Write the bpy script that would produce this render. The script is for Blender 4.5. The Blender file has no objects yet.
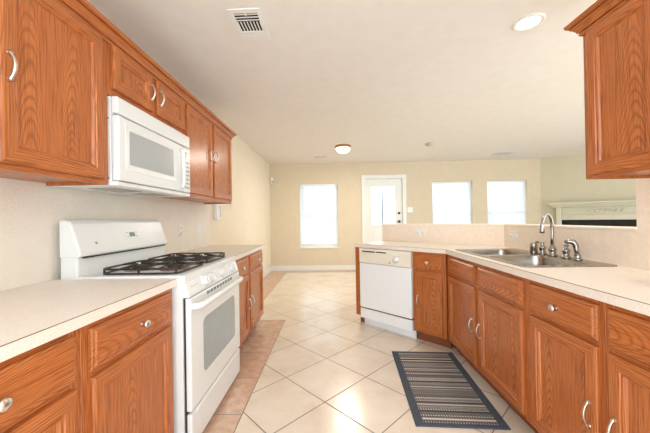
import bpy, bmesh, math, random
from mathutils import Vector, Matrix
from mathutils.geometry import tessellate_polygon
random.seed(7)
S = bpy.context.scene
C = S.collection
PI = math.pi

# ------------------------------------------------------------------ camera
H = 1.17
YAW, PITCH, ROLL, F = 0.0220858, 0.0046852, -0.0165194, 295.81
fw = Vector((-math.sin(YAW)*math.cos(PITCH), math.cos(YAW)*math.cos(PITCH), math.sin(PITCH)))
r0 = Vector((math.cos(YAW), math.sin(YAW), 0)); u0 = r0.cross(fw)
rr = math.cos(ROLL)*r0 + math.sin(ROLL)*u0
uu = -math.sin(ROLL)*r0 + math.cos(ROLL)*u0
cd = bpy.data.cameras.new('camera'); cam = bpy.data.objects.new('camera', cd); C.objects.link(cam)
m = Matrix.Identity(4)
for i in range(3):
    m[i][0], m[i][1], m[i][2] = rr[i], uu[i], -fw[i]
m[2][3] = H
cam.matrix_world = m
cd.sensor_width = 36; cd.lens = F*36/650
cd.shift_x = (325-324.69)/650; cd.shift_y = (217.56-216.5)/650
cd.clip_start = 0.05
S.camera = cam

# ------------------------------------------------------------------ sky, daylight, exposure
w = bpy.data.worlds.new('sky'); S.world = w; w.use_nodes = True
bg = w.node_tree.nodes['Background']
bg.inputs[0].default_value = (0.82, 0.925, 1.0, 1); bg.inputs[1].default_value = 2.6
S.view_settings.view_transform = 'Standard'
S.view_settings.look = 'None'
S.view_settings.gamma = 1.0
S.view_settings.use_curve_mapping = False
S.view_settings.exposure = 0.92

# ------------------------------------------------------------------ materials
def lin(c):
    return tuple(((v/255)/12.92 if v/255 <= .04045 else ((v/255+.055)/1.055)**2.4) for v in c)
def L4(c): return (*lin(c), 1)
class NT:
    def __init__(s, name):
        s.m = bpy.data.materials.new(name); s.m.use_nodes = True
        s.t = s.m.node_tree; s.b = s.t.nodes['Principled BSDF']
    def n(s, typ, **kw):
        nd = s.t.nodes.new(typ)
        for k, v in kw.items(): setattr(nd, k, v)
        return nd
    def link(s, a, b): s.t.links.new(a, b)
    def put(s, sock, v):
        if hasattr(v, 'links'): s.link(v, sock)
        else: sock.default_value = v
    def math(s, op, a, b=0.0, c=None):
        nd = s.n('ShaderNodeMath', operation=op)
        s.put(nd.inputs[0], a); s.put(nd.inputs[1], b)
        if c is not None: s.put(nd.inputs[2], c)
        return nd.outputs[0]
    def mix(s, fac, a, b, blend='MIX'):
        nd = s.n('ShaderNodeMix', data_type='RGBA', blend_type=blend)
        s.put(nd.inputs[0], fac); s.put(nd.inputs[6], a); s.put(nd.inputs[7], b)
        return nd.outputs[2]
    def noise(s, vec, scale, detail=2, rough=.5):
        nd = s.n('ShaderNodeTexNoise'); s.link(vec, nd.inputs['Vector'])
        nd.inputs['Scale'].default_value = scale; nd.inputs['Detail'].default_value = detail
        nd.inputs['Roughness'].default_value = rough
        return nd.outputs['Fac']
    def mapping(s, vec, scale=(1, 1, 1)):
        nd = s.n('ShaderNodeMapping'); s.link(vec, nd.inputs['Vector']); nd.inputs['Scale'].default_value = scale
        return nd.outputs[0]
    def obj(s): return s.n('ShaderNodeTexCoord').outputs['Object']
    def pos(s): return s.n('ShaderNodeNewGeometry').outputs['Position']
    def bump(s, h, strength, dist=.01):
        nd = s.n('ShaderNodeBump'); nd.inputs['Strength'].default_value = strength
        nd.inputs['Distance'].default_value = dist
        s.link(h, nd.inputs['Height']); s.link(nd.outputs[0], s.b.inputs['Normal'])
    def ramp(s, fac, stops):
        nd = s.n('ShaderNodeValToRGB'); s.link(fac, nd.inputs[0])
        e = nd.color_ramp.elements
        while len(e) < len(stops): e.new(.5)
        for q, (p, c) in zip(e, stops): q.position = p; q.color = c
        return nd.outputs[0]
    def sh(s, rough=.5, metal=0, spec=.5):
        s.b.inputs['Roughness'].default_value = rough; s.b.inputs['Metallic'].default_value = metal
        s.b.inputs['Specular IOR Level'].default_value = spec
        return s

def plain(name, col, rough=.5, metal=0, var=.03, scale=9, bump=0, bscale=60, spec=.5, emit=None, estr=0):
    t = NT(name).sh(rough, metal, spec)
    v = t.obj()
    f = t.noise(v, scale, 3)
    dark = tuple(x*(1-var*2) for x in lin(col)) + (1,)
    lite = tuple(min(1, x*(1+var*2)) for x in lin(col)) + (1,)
    c = t.ramp(f, [(.3, dark), (.7, lite)])
    t.link(c, t.b.inputs['Base Color'])
    if bump: t.bump(t.noise(v, bscale, 3), bump)
    if emit:
        t.b.inputs['Emission Color'].default_value = L4(emit); t.b.inputs['Emission Strength'].default_value = estr
    return t.m

def wood(name, axis, light=(203, 122, 64), mid=(184, 101, 48), dark=(104, 47, 18), rough=.27, cath=True):
    """Oak: nested arches along the grain (the cathedral figure), fine dark pores, broad tone drift."""
    t = NT(name).sh(rough, 0, .5)
    v = t.obj()
    rnd = t.n('ShaderNodeObjectInfo').outputs['Random']
    off = t.n('ShaderNodeCombineXYZ')
    for i, k in enumerate((37., 51., 23.)): t.link(t.math('MULTIPLY', rnd, k), off.inputs[i])
    ad = t.n('ShaderNodeVectorMath', operation='ADD'); t.link(v, ad.inputs[0]); t.link(off.outputs[0], ad.inputs[1])
    v = ad.outputs[0]
    sp = t.n('ShaderNodeSeparateXYZ'); t.link(v, sp.inputs[0])
    along = sp.outputs[axis]
    o_ = [q for q in range(3) if q != axis]
    cross = t.math('ADD', sp.outputs[o_[0]], sp.outputs[o_[1]])
    sc = [1, 1, 1]; sc[axis] = .2
    wob = t.noise(t.mapping(v, tuple(4*q for q in sc)), 1.0, 2, .5)
    cw = t.math('ADD', cross, t.math('MULTIPLY', wob, .16))
    if cath:
        cell = t.math('DIVIDE', cw, .205)
        xm = t.math('MULTIPLY', t.math('SUBTRACT', t.math('SUBTRACT', cell, t.math('FLOOR', cell)), .5), .205)
        val = t.math('ADD', t.math('MULTIPLY', t.math('MULTIPLY', xm, xm), 58.0), along)
    else:
        val = t.math('MULTIPLY_ADD', cw, 5.0, t.math('MULTIPLY', along, .3))
    fine = t.noise(t.mapping(v, tuple(30*q for q in sc)), 1.0, 2, .6)
    val = t.math('ADD', val, t.math('MULTIPLY', fine, .035))
    val = t.math('ADD', val, t.math('MULTIPLY', t.noise(v, 2.5, 1), .22))
    rings = t.math('SINE', t.math('MULTIPLY', val, 125.0))
    rings = t.math('POWER', t.math('MULTIPLY_ADD', rings, .5, .5), 3.0)
    sp2 = [1, 1, 1]; sp2[axis] = .025
    pores = t.noise(t.mapping(v, tuple(260*q for q in sp2)), 1.0, 2, .6)
    pores = t.ramp(pores, [(.46, (0, 0, 0, 1)), (.66, (1, 1, 1, 1))])
    broad = t.noise(t.mapping(v, tuple(7*q for q in sc)), 1.0, 2)
    c = t.mix(broad, L4(mid), L4(light))
    c = t.mix(t.math('MULTIPLY', rings, t.math('MULTIPLY_ADD', broad, .6, .10)), c, L4(dark))
    c = t.mix(t.math('MULTIPLY', pores, .58), c, L4(dark))
    t.link(c, t.b.inputs['Base Color'])
    t.bump(t.math('SUBTRACT', 1.0, pores), .06, .002)
    return t.m
WV = wood('oak_upright_grain', 2)
WH = wood('oak_level_grain', 0)
WHS = wood('oak_level_straight_grain', 0, cath=False)
WS = wood('oak_straight_grain', 2, cath=False)
WHY = wood('oak_crown_grain', 1, cath=False)
WTOE = wood('oak_toe_kick', 0, (150, 84, 46), (128, 68, 36), (98, 50, 26), .5, False)
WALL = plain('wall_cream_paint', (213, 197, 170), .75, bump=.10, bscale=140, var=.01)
CAP = plain('ledge_cap_paint', (240, 228, 212), .5, var=.01)
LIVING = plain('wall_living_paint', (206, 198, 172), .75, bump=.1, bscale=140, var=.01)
LWALL = plain('wall_dining_window_lit', (232, 219, 196), .75, bump=.10, bscale=140, var=.01)  # lighter copy of the wall cream: grazing window light put into the colour
KWALL = plain('wall_kitchen_paint', (234, 225, 211), .7, bump=.3, bscale=75, var=.012)
PONY = plain('wall_peninsula_paint', (240, 223, 204), .6, bump=.28, bscale=80, var=.02, scale=40)
CEIL = plain('ceiling_paint', (233, 227, 219), .8, bump=.12, bscale=70, var=.01)
TRIM = plain('white_trim_paint', (228, 226, 218), .4, var=.008)
WHITE = plain('white_enamel', (230, 231, 229), .3, var=.004)
WHITE2 = plain('white_plastic', (232, 230, 224), .32, var=.006)
BISQ = plain('bisque_plastic', (240, 232, 214), .35, var=.006)
DWHITE = plain('dishwasher_white', (244, 246, 246), .3, var=.004)
NICK = plain('brushed_nickel', (214, 208, 196), .28, 1, var=.02, scale=80)
BRONZE = plain('dark_bronze', (92, 74, 60), .35, .8, var=.03)
RIMM = plain('warm_metal_rim', (176, 120, 80), .4, .3, var=.03)
DETECT = plain('beige_plastic', (196, 176, 152), .5, var=.01)
BRASS = plain('warm_nickel', (218, 190, 140), .28, 1, var=.02, scale=80)
CHROME = plain('chrome', (164, 161, 156), .2, 1, var=.01)
STEEL = plain('stainless_steel', (166, 161, 154), .26, 1, var=.05, scale=14)
BLACK = plain('black_void', (26, 19, 15), .8, var=.05)
IRON = plain('cast_iron', (52, 47, 44), .42, .3, var=.15, scale=40, bump=.15, bscale=180)
BURN = plain('burner_metal', (158, 138, 122), .42, .6, var=.15, scale=40)
GASKET = plain('dark_gasket', (46, 44, 42), .6, var=.03)
SEAM = plain('laminate_seam', (126, 104, 84), .5, var=.05)
KNOBW = plain('matte_white_plastic', (216, 216, 212), .6, var=.004, spec=.25)
VENTG = plain('vent_slot_grey', (104, 104, 102), .6, var=.02)
LOUV = plain('louvre_shaded_white', (206, 202, 194), .5, var=.02)  # white louvres with their shading put into the colour as grey
GREYBTN = plain('grey_print', (150, 150, 148), .5, var=.02)
DARKLCD = plain('dark_display', (42, 46, 46), .2, var=.03)
GREENLCD = plain('green_display', (22, 90, 40), .3, var=.05, emit=(30, 140, 50), estr=.12)
OVENGLASS = plain('oven_glass', (148, 154, 154), .07, var=.02, spec=.7)
MWGLASS = plain('microwave_screen', (172, 176, 176), .2, var=.03, scale=300)
MANTEL = plain('mantel_paint', (208, 203, 180), .45, var=.01)
GROUND = plain('pale_concrete', (190, 188, 178), .9, var=.06, scale=2)
LENS = plain('lamp_lens', (255, 250, 240), .4, var=0.0, emit=(255, 248, 236), estr=1.6)
DOME = plain('dome_glass', (255, 244, 226), .35, var=0.0, emit=(255, 232, 200), estr=2.2)

def laminate():
    t = NT('speckled_laminate').sh(.38, 0, .45)
    v = t.obj()
    f = t.noise(v, 260, 2, .7); g = t.noise(v, 14, 3)
    c = t.ramp(f, [(.30, L4((222, 208, 192))), (.5, L4((238, 229, 217))), (.70, L4((244, 237, 226)))])
    c = t.mix(t.math('MULTIPLY', g, .3), c, L4((226, 208, 190)))
    t.link(c, t.b.inputs['Base Color'])
    return t.m
LAM = laminate()

def glass():
    t = NT('window_glass')
    tr = t.n('ShaderNodeBsdfTransparent'); tr.inputs[0].default_value = (.96, .98, .98, 1)
    gl = t.n('ShaderNodeBsdfGlossy'); gl.inputs['Roughness'].default_value = .02
    mx = t.n('ShaderNodeMixShader'); mx.inputs[0].default_value = .06
    t.link(tr.outputs[0], mx.inputs[1]); t.link(gl.outputs[0], mx.inputs[2])
    t.link(mx.outputs[0], t.t.nodes['Material Output'].inputs[0])
    return t.m
GLASS = glass()

def slat():
    t = NT('white_blind_slat')
    d = t.n('ShaderNodeBsdfDiffuse'); d.inputs[0].default_value = L4((224, 227, 230))
    tl = t.n('ShaderNodeBsdfTranslucent'); tl.inputs[0].default_value = L4((240, 243, 246))
    mx = t.n('ShaderNodeMixShader'); mx.inputs[0].default_value = .11
    t.link(d.outputs[0], mx.inputs[1]); t.link(tl.outputs[0], mx.inputs[2])
    t.link(mx.outputs[0], t.t.nodes['Material Output'].inputs[0])
    return t.m
SLAT = slat()

def floor_mat():
    """Cream tiles laid on the diagonal inside a straight border of pinkish tan tiles."""
    t = NT('floor_tile').sh(.2, 0, .8)
    P = t.pos()
    sp = t.n('ShaderNodeSeparateXYZ'); t.link(P, sp.inputs[0]); X, Y = sp.outputs[0], sp.outputs[1]
    q = .70710678
    u = t.math('MULTIPLY', t.math('SUBTRACT', X, Y), q)
    v = t.math('MULTIPLY', t.math('ADD', X, Y), q)
    p = .418
    def grid(a, o, pitch):
        s_ = t.math('DIVIDE', t.math('SUBTRACT', a, o), pitch)
        fl = t.math('FLOOR', s_); fr = t.math('SUBTRACT', s_, fl)
        d = t.math('MULTIPLY', t.math('MINIMUM', fr, t.math('SUBTRACT', 1.0, fr)), pitch)
        return fl, d
    fu, du = grid(u, -1.382, p); fv, dv = grid(v, 1.297, p)
    dd = t.math('MINIMUM', du, dv)
    fx, _ = grid(X, -.97, .416); fy, dy = grid(Y, 1.776, .416)
    fx2, dx2 = grid(X, -1.0, .416)
    def AND(a, b): return t.math('MULTIPLY', a, b)
    def OR(a, b): return t.math('MAXIMUM', a, b)
    kit = AND(t.math('LESS_THAN', X, -.557), t.math('LESS_THAN', Y, 3.443))
    left = t.math('LESS_THAN', X, -1.0)
    back = t.math('GREATER_THAN', Y, 6.46)
    mask = OR(OR(kit, left), back)
    # straight joints: along Y for the kitchen and left strips, along X for the back strip
    dstr = t.math('ADD', AND(back, dx2), AND(t.math('SUBTRACT', 1.0, back), dy))
    e1 = t.math('ADD', t.math('ABSOLUTE', t.math('ADD', X, .557)), t.math('MULTIPLY', t.math('GREATER_THAN', Y, 3.443), 9))
    e2 = t.math('ADD', t.math('ABSOLUTE', t.math('ADD', X, 1.0)), t.math('MULTIPLY', t.math('LESS_THAN', Y, 3.443), 9))
    e3 = t.math('ABSOLUTE', t.math('SUBTRACT', Y, 6.46))
    e4 = t.math('ADD', t.math('ABSOLUTE', t.math('SUBTRACT', Y, 3.443)), t.math('MULTIPLY', t.math('GREATER_THAN', X, -.557), 9))
    dd = t.math('ADD', AND(mask, dstr), AND(t.math('SUBTRACT', 1.0, mask), dd))
    edge = t.math('MINIMUM', t.math('MINIMUM', e1, e2), t.math('MINIMUM', e3, e4))
    dd = t.math('MINIMUM', dd, edge)
    g = t.n('ShaderNodeMapRange'); t.link(dd, g.inputs[0]); g.inputs[1].default_value = .0022; g.inputs[2].default_value = .0045
    tile = g.outputs[0]
    cell = t.n('ShaderNodeCombineXYZ'); t.link(fu, cell.inputs[0]); t.link(fv, cell.inputs[1]); t.link(AND(mask, fy), cell.inputs[2])
    wn = t.n('ShaderNodeTexWhiteNoise'); t.link(cell.outputs[0], wn.inputs['Vector'])
    n1 = t.noise(P, 3.2, 4, .6); n2 = t.noise(P, 16, 4, .6)
    cream = t.ramp(n1, [(.33, L4((222, 204, 182))), (.5, L4((232, 218, 200))), (.7, L4((238, 227, 212)))])
    cream = t.mix(t.math('MULTIPLY', n2, .28), cream, L4((224, 204, 182)))
    cream = t.mix(t.math('MULTIPLY', wn.outputs['Value'], .22), cream, L4((218, 204, 188)))
    tan = t.ramp(n2, [(.3, L4((196, 156, 130))), (.55, L4((210, 174, 149))), (.75, L4((220, 190, 167)))])
    col = t.mix(mask, cream, tan)
    col = t.mix(tile, L4((128, 112, 98)), col)
    t.link(col, t.b.inputs['Base Color'])
    rg = t.math('MULTIPLY_ADD', n2, .2, .12)
    t.link(t.math('ADD', t.math('MULTIPLY', tile, rg), t.math('MULTIPLY', t.math('SUBTRACT', 1.0, tile), .8)), t.b.inputs['Roughness'])
    t.bump(t.math('ADD', tile, t.math('MULTIPLY', n2, .15)), .25, .003)
    return t.m
FLOOR = floor_mat()

def rug_mat():
    t = NT('woven_stripe_rug').sh(.95, 0, .1)
    P = t.obj(); sp = t.n('ShaderNodeSeparateXYZ'); t.link(P, sp.inputs[0]); X, Y = sp.outputs[0], sp.outputs[1]
    one = t.n('ShaderNodeTexNoise'); one.noise_dimensions = '1D'
    t.link(Y, one.inputs['W']); one.inputs['Scale'].default_value = 46; one.inputs['Detail'].default_value = 1.5
    two = t.n('ShaderNodeTexNoise'); two.noise_dimensions = '1D'
    t.link(t.math('ADD', Y, 7.3), two.inputs['W']); two.inputs['Scale'].default_value = 16; two.inputs['Detail'].default_value = 0
    stripe = one.outputs['Fac']
    teeth = t.math('SINE', t.math('MULTIPLY', X, 420.0))
    rows = t.math('SINE', t.math('MULTIPLY', Y, 520.0))
    weave = t.math('MULTIPLY', teeth, rows)
    zone = t.n('ShaderNodeMapRange'); t.link(two.outputs['Fac'], zone.inputs[0]); zone.inputs[1].default_value = .42; zone.inputs[2].default_value = .62
    f = t.math('ADD', stripe, t.math('MULTIPLY', t.math('MULTIPLY', teeth, .2), zone.outputs[0]))
    f = t.math('ADD', f, t.math('MULTIPLY', weave, .05))
    fib = t.noise(P, 220, 2, .7)
    f = t.math('ADD', f, t.math('MULTIPLY_ADD', fib, .24, -.12))
    c = t.ramp(f, [(.33, L4((62, 63, 68))), (.46, L4((108, 105, 104))), (.57, L4((150, 144, 136))), (.70, L4((212, 204, 192)))])
    ax = t.math('ABSOLUTE', X); ay = t.math('ABSOLUTE', Y)
    bm_ = t.math('MAXIMUM', t.math('GREATER_THAN', ax, .205), t.math('GREATER_THAN', ay, .437))
    bc = t.mix(fib, L4((44, 50, 60)), L4((106, 112, 122)))
    c = t.mix(bm_, c, bc)
    t.link(c, t.b.inputs['Base Color'])
    t.bump(t.math('ADD', fib, t.math('MULTIPLY', weave, .5)), .5, .003)
    return t.m
RUG = rug_mat()

# ------------------------------------------------------------------ mesh helpers
class MB:
    def __init__(s): s.bm = bmesh.new()
    def box(s, x0, x1, y0, y1, z0, z1, mi=0):
        v = [s.bm.verts.new((x, y, z)) for x in (x0, x1) for y in (y0, y1) for z in (z0, z1)]
        for q in ((0, 1, 3, 2), (4, 6, 7, 5), (0, 4, 5, 1), (2, 3, 7, 6), (0, 2, 6, 4), (1, 5, 7, 3)):
            s.bm.faces.new([v[i] for i in q]).material_index = mi
        return s
    def quad(s, pts, mi=0, smooth=False):
        f = s.bm.faces.new([s.bm.verts.new(p) for p in pts]); f.material_index = mi; f.smooth = smooth
    def loft(s, loops, mi=0, smooth=True, cap0=True, cap1=True, closed=True):
        R_ = [[s.bm.verts.new(p) for p in lp] for lp in loops]
        n = len(R_[0])
        for a, b in zip(R_, R_[1:]):
            for i in range(n if closed else n-1):
                j = (i+1) % n
                f = s.bm.faces.new((a[i], a[j], b[j], b[i])); f.material_index = mi; f.smooth = smooth
        if cap0: s.bm.faces.new(R_[0][::-1]).material_index = mi
        if cap1: s.bm.faces.new(R_[-1]).material_index = mi
        return s
    def lathe(s, prof, origin=(0, 0, 0), axis=(0, 0, 1), seg=20, mi=0, smooth=True):
        ax = Vector(axis).normalized()
        a = ax.orthogonal().normalized(); b = ax.cross(a); o = Vector(origin)
        loops = []
        for r_, h in prof:
            r_ = max(r_, 1e-4)
            loops.append([o + ax*h + (a*math.cos(2*PI*k/seg) + b*math.sin(2*PI*k/seg))*r_ for k in range(seg)])
        return s.loft(loops, mi, smooth)
    def tube(s, pts, rad, seg=10, mi=0, closed=False, flat=1.0):
        P_ = [Vector(p) for p in pts]; n = len(P_)
        rs = rad if isinstance(rad, (list, tuple)) else [rad]*n
        loops = []; prev = None
        for i in range(n):
            if closed: t_ = (P_[(i+1) % n]-P_[i-1]).normalized()
            else: t_ = (P_[min(i+1, n-1)]-P_[max(i-1, 0)]).normalized()
            if prev is None: a = t_.orthogonal().normalized()
            else:
                a = prev - t_*prev.dot(t_)
                a = a.normalized() if a.length > 1e-6 else t_.orthogonal().normalized()
            prev = a; b = t_.cross(a)
            loops.append([P_[i] + (a*math.cos(2*PI*k/seg) + b*math.sin(2*PI*k/seg)*flat)*rs[i] for k in range(seg)])
        if closed: return s.loft(loops + [loops[0]], mi, cap0=False, cap1=False)
        return s.loft(loops, mi)
    def prism(s, pts, z0, z1, holes=(), mi=0):
        """extrude a plan polygon (with holes) between two heights"""
        rings = [[Vector((x, y, 0)) for x, y in pts]] + [[Vector((x, y, 0)) for x, y in h] for h in holes]
        flat = [p for rg in rings for p in rg]
        tris = tessellate_polygon(rings)
        lo = [s.bm.verts.new((p.x, p.y, z0)) for p in flat]; hi = [s.bm.verts.new((p.x, p.y, z1)) for p in flat]
        for t_ in tris:
            try:
                s.bm.faces.new([hi[i] for i in t_]).material_index = mi
                s.bm.faces.new([lo[i] for i in t_[::-1]]).material_index = mi
            except ValueError: pass
        k = 0
        for rg in rings:
            n = len(rg)
            for i in range(n):
                j = (i+1) % n
                s.bm.faces.new((lo[k+i], lo[k+j], hi[k+j], hi[k+i])).material_index = mi
            k += n
        return s
    def xf(s, M):
        bmesh.ops.transform(s.bm, matrix=M, verts=s.bm.verts); return s
    def build(s, name, mats, parent=None, bevel=0, seg=2, loc=(0, 0, 0), rz=0):
        bmesh.ops.recalc_face_normals(s.bm, faces=s.bm.faces)
        me = bpy.data.meshes.new(name); s.bm.to_mesh(me); s.bm.free()
        for mt in (mats if isinstance(mats, (list, tuple)) else [mats]): me.materials.append(mt)
        o = bpy.data.objects.new(name, me); C.objects.link(o)
        o.location = loc; o.rotation_euler = (0, 0, rz)
        if parent: o.parent = parent
        if bevel:
            b = o.modifiers.new('soft_edge', 'BEVEL'); b.width = bevel; b.segments = seg; b.limit_method = 'ANGLE'
            b.angle_limit = math.radians(40)
        return o
def tag(o, label, cat, group=None):
    o['label'] = label; o['category'] = cat
    if group: o['group'] = group
    return o
def struct(o): o['kind'] = 'structure'; return o
def thing(name, label, cat, loc=(0, 0, 0), rz=0, group=None):
    o = bpy.data.objects.new(name, None); C.objects.link(o); o.empty_display_size = .1
    o.location = loc; o.rotation_euler = (0, 0, rz)
    return tag(o, label, cat, group)
def rrect(x0, x1, y0, y1, r, n=6):
    out = []
    for cx, cy, a in ((x1-r, y1-r, 0), (x0+r, y1-r, PI/2), (x0+r, y0+r, PI), (x1-r, y0+r, 1.5*PI)):
        for k in range(n+1):
            t = a + PI/2*k/n
            out.append((cx+r*math.cos(t), cy+r*math.sin(t)))
    return out

# ------------------------------------------------------------------ layout numbers
XL, XR, YB, ZC = -1.39, 1.56, 6.75, 2.44      # left wall, right wall, back wall, ceiling
CT = .89                                       # counter top height
SL = .038                                      # counter thickness
D45 = math.sqrt(.5)
CWX = 4.72                                     # far corner where the fireplace wall starts

# ------------------------------------------------------------------ structure
struct(MB().box(XL-.12, 6.8, -1.0, YB+.15, -.1, 0).build('floor', FLOOR))
struct(MB().box(XL-.12, 6.8, -1.0, YB+.15, ZC, ZC+.1).build('ceiling', CEIL))
struct(MB().box(XL-.12, XL, -1.0, 3.362, 0, ZC).build('wall_left', KWALL))
struct(MB().box(XL-.12, XL, 3.362, YB+.15, 0, ZC).build('wall_left_far', LWALL))
holes = [(-.724, .155, .526, 1.98), (.76, 1.65, 0, 2.09), (2.295, 3.197, .526, 1.975), (3.527, 4.416, .526, 1.975)]
b = MB(); x = XL
for (hx0, hx1, hz0, hz1) in holes:
    b.box(x, hx0, YB, YB+.15, 0, ZC); b.box(hx0, hx1, YB, YB+.15, hz1, ZC)
    if hz0 > 0: b.box(hx0, hx1, YB, YB+.15, 0, hz0)
    x = hx1
b.box(x, CWX+.1, YB, YB+.15, 0, ZC)
struct(b.build('wall_back', WALL))
FX, FY = 6.6, YB-(6.6-CWX)
struct(MB().prism([(CWX, YB), (FX, FY), (FX+.15, FY), (FX+.15, FY+.1), (CWX+.1, YB+.15), (CWX, YB+.15)], 0, ZC).build('wall_fireplace', LIVING))
struct(MB().box(6.6, 6.75, 3.2, FY, 0, ZC).build('wall_living_room', WALL))
struct(MB().box(XR, XR+.12, -1.0, 1.547, 0, ZC).build('wall_right', PONY))
PE = (.625, 3.645)                             # free end of the half wall
CC = 4.27
off = .12
c2 = CC + off*math.sqrt(2)
pony = [(XR, 1.547), (XR+off, 1.547), (XR+off, c2-XR-off), (PE[0]+off*D45, PE[1]+off*D45), PE, (XR, CC-XR)]
struct(MB().prism(pony, 0, 1.082).build('wall_peninsula', PONY))
o2 = .132; c3 = CC + o2*math.sqrt(2); o1 = .003; c4 = CC - o1*math.sqrt(2)
ex, ey = PE[0]-.008*D45, PE[1]+.008*D45
led = [(XR-o1, 1.548), (XR+o2, 1.548), (XR+o2, c3-XR-o2), (ex+o2*D45, ey+o2*D45), (ex-o1*D45, ey-o1*D45), (XR-o1, c4-XR+o1)]
struct(MB().prism(led, 1.082, 1.098).build('trim_1', CAP, bevel=.004))
def bboard(name, x0, x1, y0, y1):
    return struct(MB().box(x0, x1, y0, y1, 0, .115).build(name, TRIM, bevel=.006))
bboard('baseboard_left', XL, XL+.015, 3.42, YB)
b = MB(); b.box(XL+.015, .70, YB-.015, YB, 0, .115); b.box(1.71, CWX, YB-.015, YB, 0, .115)
struct(b.build('baseboard_back', TRIM, bevel=.006))
struct(MB().box(-14, 18, YB+.2, 40, -.3, -.15).build('ground', GROUND))

# windows
def window(n, x0, x1, z0, z1, zm):
    root = struct(bpy.data.objects.new('window_%d' % n, None)); C.objects.link(root)
    y = YB+.085
    b = MB(); t = .035
    b.box(x0, x0+t, y, y+.05, z0, z1); b.box(x1-t, x1, y, y+.05, z0, z1)
    b.box(x0+t, x1-t, y, y+.05, z1-t, z1); b.box(x0+t, x1-t, y, y+.05, z0, z0+t)
    b.box(x0+t, x1-t, y+.005, y+.045, z0+t, z0+t+.045); b.build('window_frame', TRIM, root, bevel=.003)
    b = MB(); b.box(x0+t, x1-t, y+.005, y+.045, zm-.022, zm+.022); b.build('meeting_rail', TRIM, root, bevel=.003)
    b = MB(); b.box(x0+t, x1-t, y+.022, y+.027, z0+t+.045, zm-.022); b.build('pane', GLASS, root)
    b = MB(); b.box(x0+t, x1-t, y+.022, y+.027, zm+.022, z1-t); b.build('pane', GLASS, root)
    b = MB(); b.box(x0-.035, x1+.035, YB-.028, YB-.001, z0-.022, z0); b.box(x0+.001, x1-.001, YB-.001, y, z0, z0+.006)
    b.build('window_sill', TRIM, root, bevel=.003)
    return root
def blind(x0, x1, zt, zb, tilt, label):
    root = thing('window_blind', label, 'blind', ((x0+x1)/2, YB+.05, zt))
    w2 = (x1-x0)/2-.008; Hh = zt-zb
    MB().box(-w2, w2, -.018, .018, -.035, 0).build('headrail', WHITE2, root, bevel=.003)
    MB().box(-w2, w2, -.013, .013, -Hh, -Hh+.018).build('bottom_rail', WHITE2, root, bevel=.003)
    b = MB(); z = -.05; d = .0125
    while z > -Hh+.022:
        cy, cz = d*math.cos(tilt), d*math.sin(tilt)
        b.quad([(-w2, -cy, z-cz), (w2, -cy, z-cz), (w2, 0, z+.002), (-w2, 0, z+.002)])
        b.quad([(-w2, 0, z+.002), (w2, 0, z+.002), (w2, cy, z+cz), (-w2, cy, z+cz)])
        z -= .0215
    b.build('slats', SLAT, root)
    b = MB()
    for xx in (-w2*.7, w2*.7): b.tube([(xx, -.0, -.03), (xx, 0, -Hh+.01)], .0012, 6)
    b.build('ladder_cord', WHITE2, root)
    b = MB(); b.tube([(-w2*.8, -.022, -.03), (-w2*.8, -.024, -.62)], .0035, 8); b.build('wand', BISQ, root)
    return root
window(1, *holes[0], 1.264)
window(2, *holes[2], 1.25)
window(3, *holes[3], 1.25)
blind(*holes[0][:2], 1.978, .636, 1.15, 'white mini blind stopping short of the sill in the window left of the white door')
blind(*holes[2][:2], 1.972, .60, .95, 'white mini blind in the middle window, first one right of the white door')
blind(*holes[3][:2], 1.972, .60, 1.0, 'white mini blind in the window nearest the fireplace corner')

# glazed exterior door
dr = struct(bpy.data.objects.new('door_1', None)); C.objects.link(dr)
x0, x1 = .82, 1.59; y = YB+.03
b = MB()
b.box(.70, .785, YB-.02, YB, 0, 2.15); b.box(1.625, 1.71, YB-.02, YB, 0, 2.15); b.box(.785, 1.625, YB-.02, YB, 2.065, 2.15)
b.box(.76, .785, YB, YB+.13, 0, 2.065); b.box(1.625, 1.65, YB, YB+.13, 0, 2.065); b.box(.76, 1.65, YB, YB+.13, 2.065, 2.09)
b.build('door_frame', TRIM, dr, bevel=.004)
b = MB(); gx0, gx1, gz0, gz1 = .91, 1.467, 1.0, 1.89
b.box(.79, gx0, y, y+.045, .01, 2.06); b.box(gx1, 1.62, y, y+.045, .01, 2.06)
b.box(gx0, gx1, y, y+.045, gz1, 2.06); b.box(gx0, gx1, y, y+.045, .01, gz0)
for ax0, ax1 in ((.93, 1.165), (1.21, 1.445)):
    for k, (a_, d_) in enumerate(((0, .008), (.03, .014))):
        b.box(ax0+a_, ax1-a_, y-d_, y, .25+a_, .86-a_)
b.build('door_slab', TRIM, dr, bevel=.003)
b = MB()
for q in ((gx0-.02, gx0+.012, gz0-.02, gz1+.02), (gx1-.012, gx1+.02, gz0-.02, gz1+.02)): b.box(q[0], q[1], y-.012, y, q[2], q[3])
for q in ((gz0-.02, gz0+.012), (gz1-.012, gz1+.02)): b.box(gx0+.012, gx1-.012, y-.012, y, *q)
b.build('glazing_bead', TRIM, dr, bevel=.003)
MB().box(gx0, gx1, y+.02, y+.026, gz0, gz1).build('pane', GLASS, dr)
MB().box(gx0+.25, gx0+.278, y+.006, y+.02, gz0, gz1).build('mullion', GASKET, dr)
for zz in (1.085, 1.275):
    b = MB(); b.lathe([(.03, 0), (.03, .006), (.012, .01), (.012, .03), (.026, .036), (.03, .05), (.022, .062), (0, .064)] if zz < 1.2 else
                      [(.03, 0), (.03, .012), (.022, .02), (.0, .021)], (1.545, y, zz), (0, -1, 0))
    o = b.build('door_knob' if zz < 1.2 else 'deadbolt', BRONZE, dr)

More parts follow.
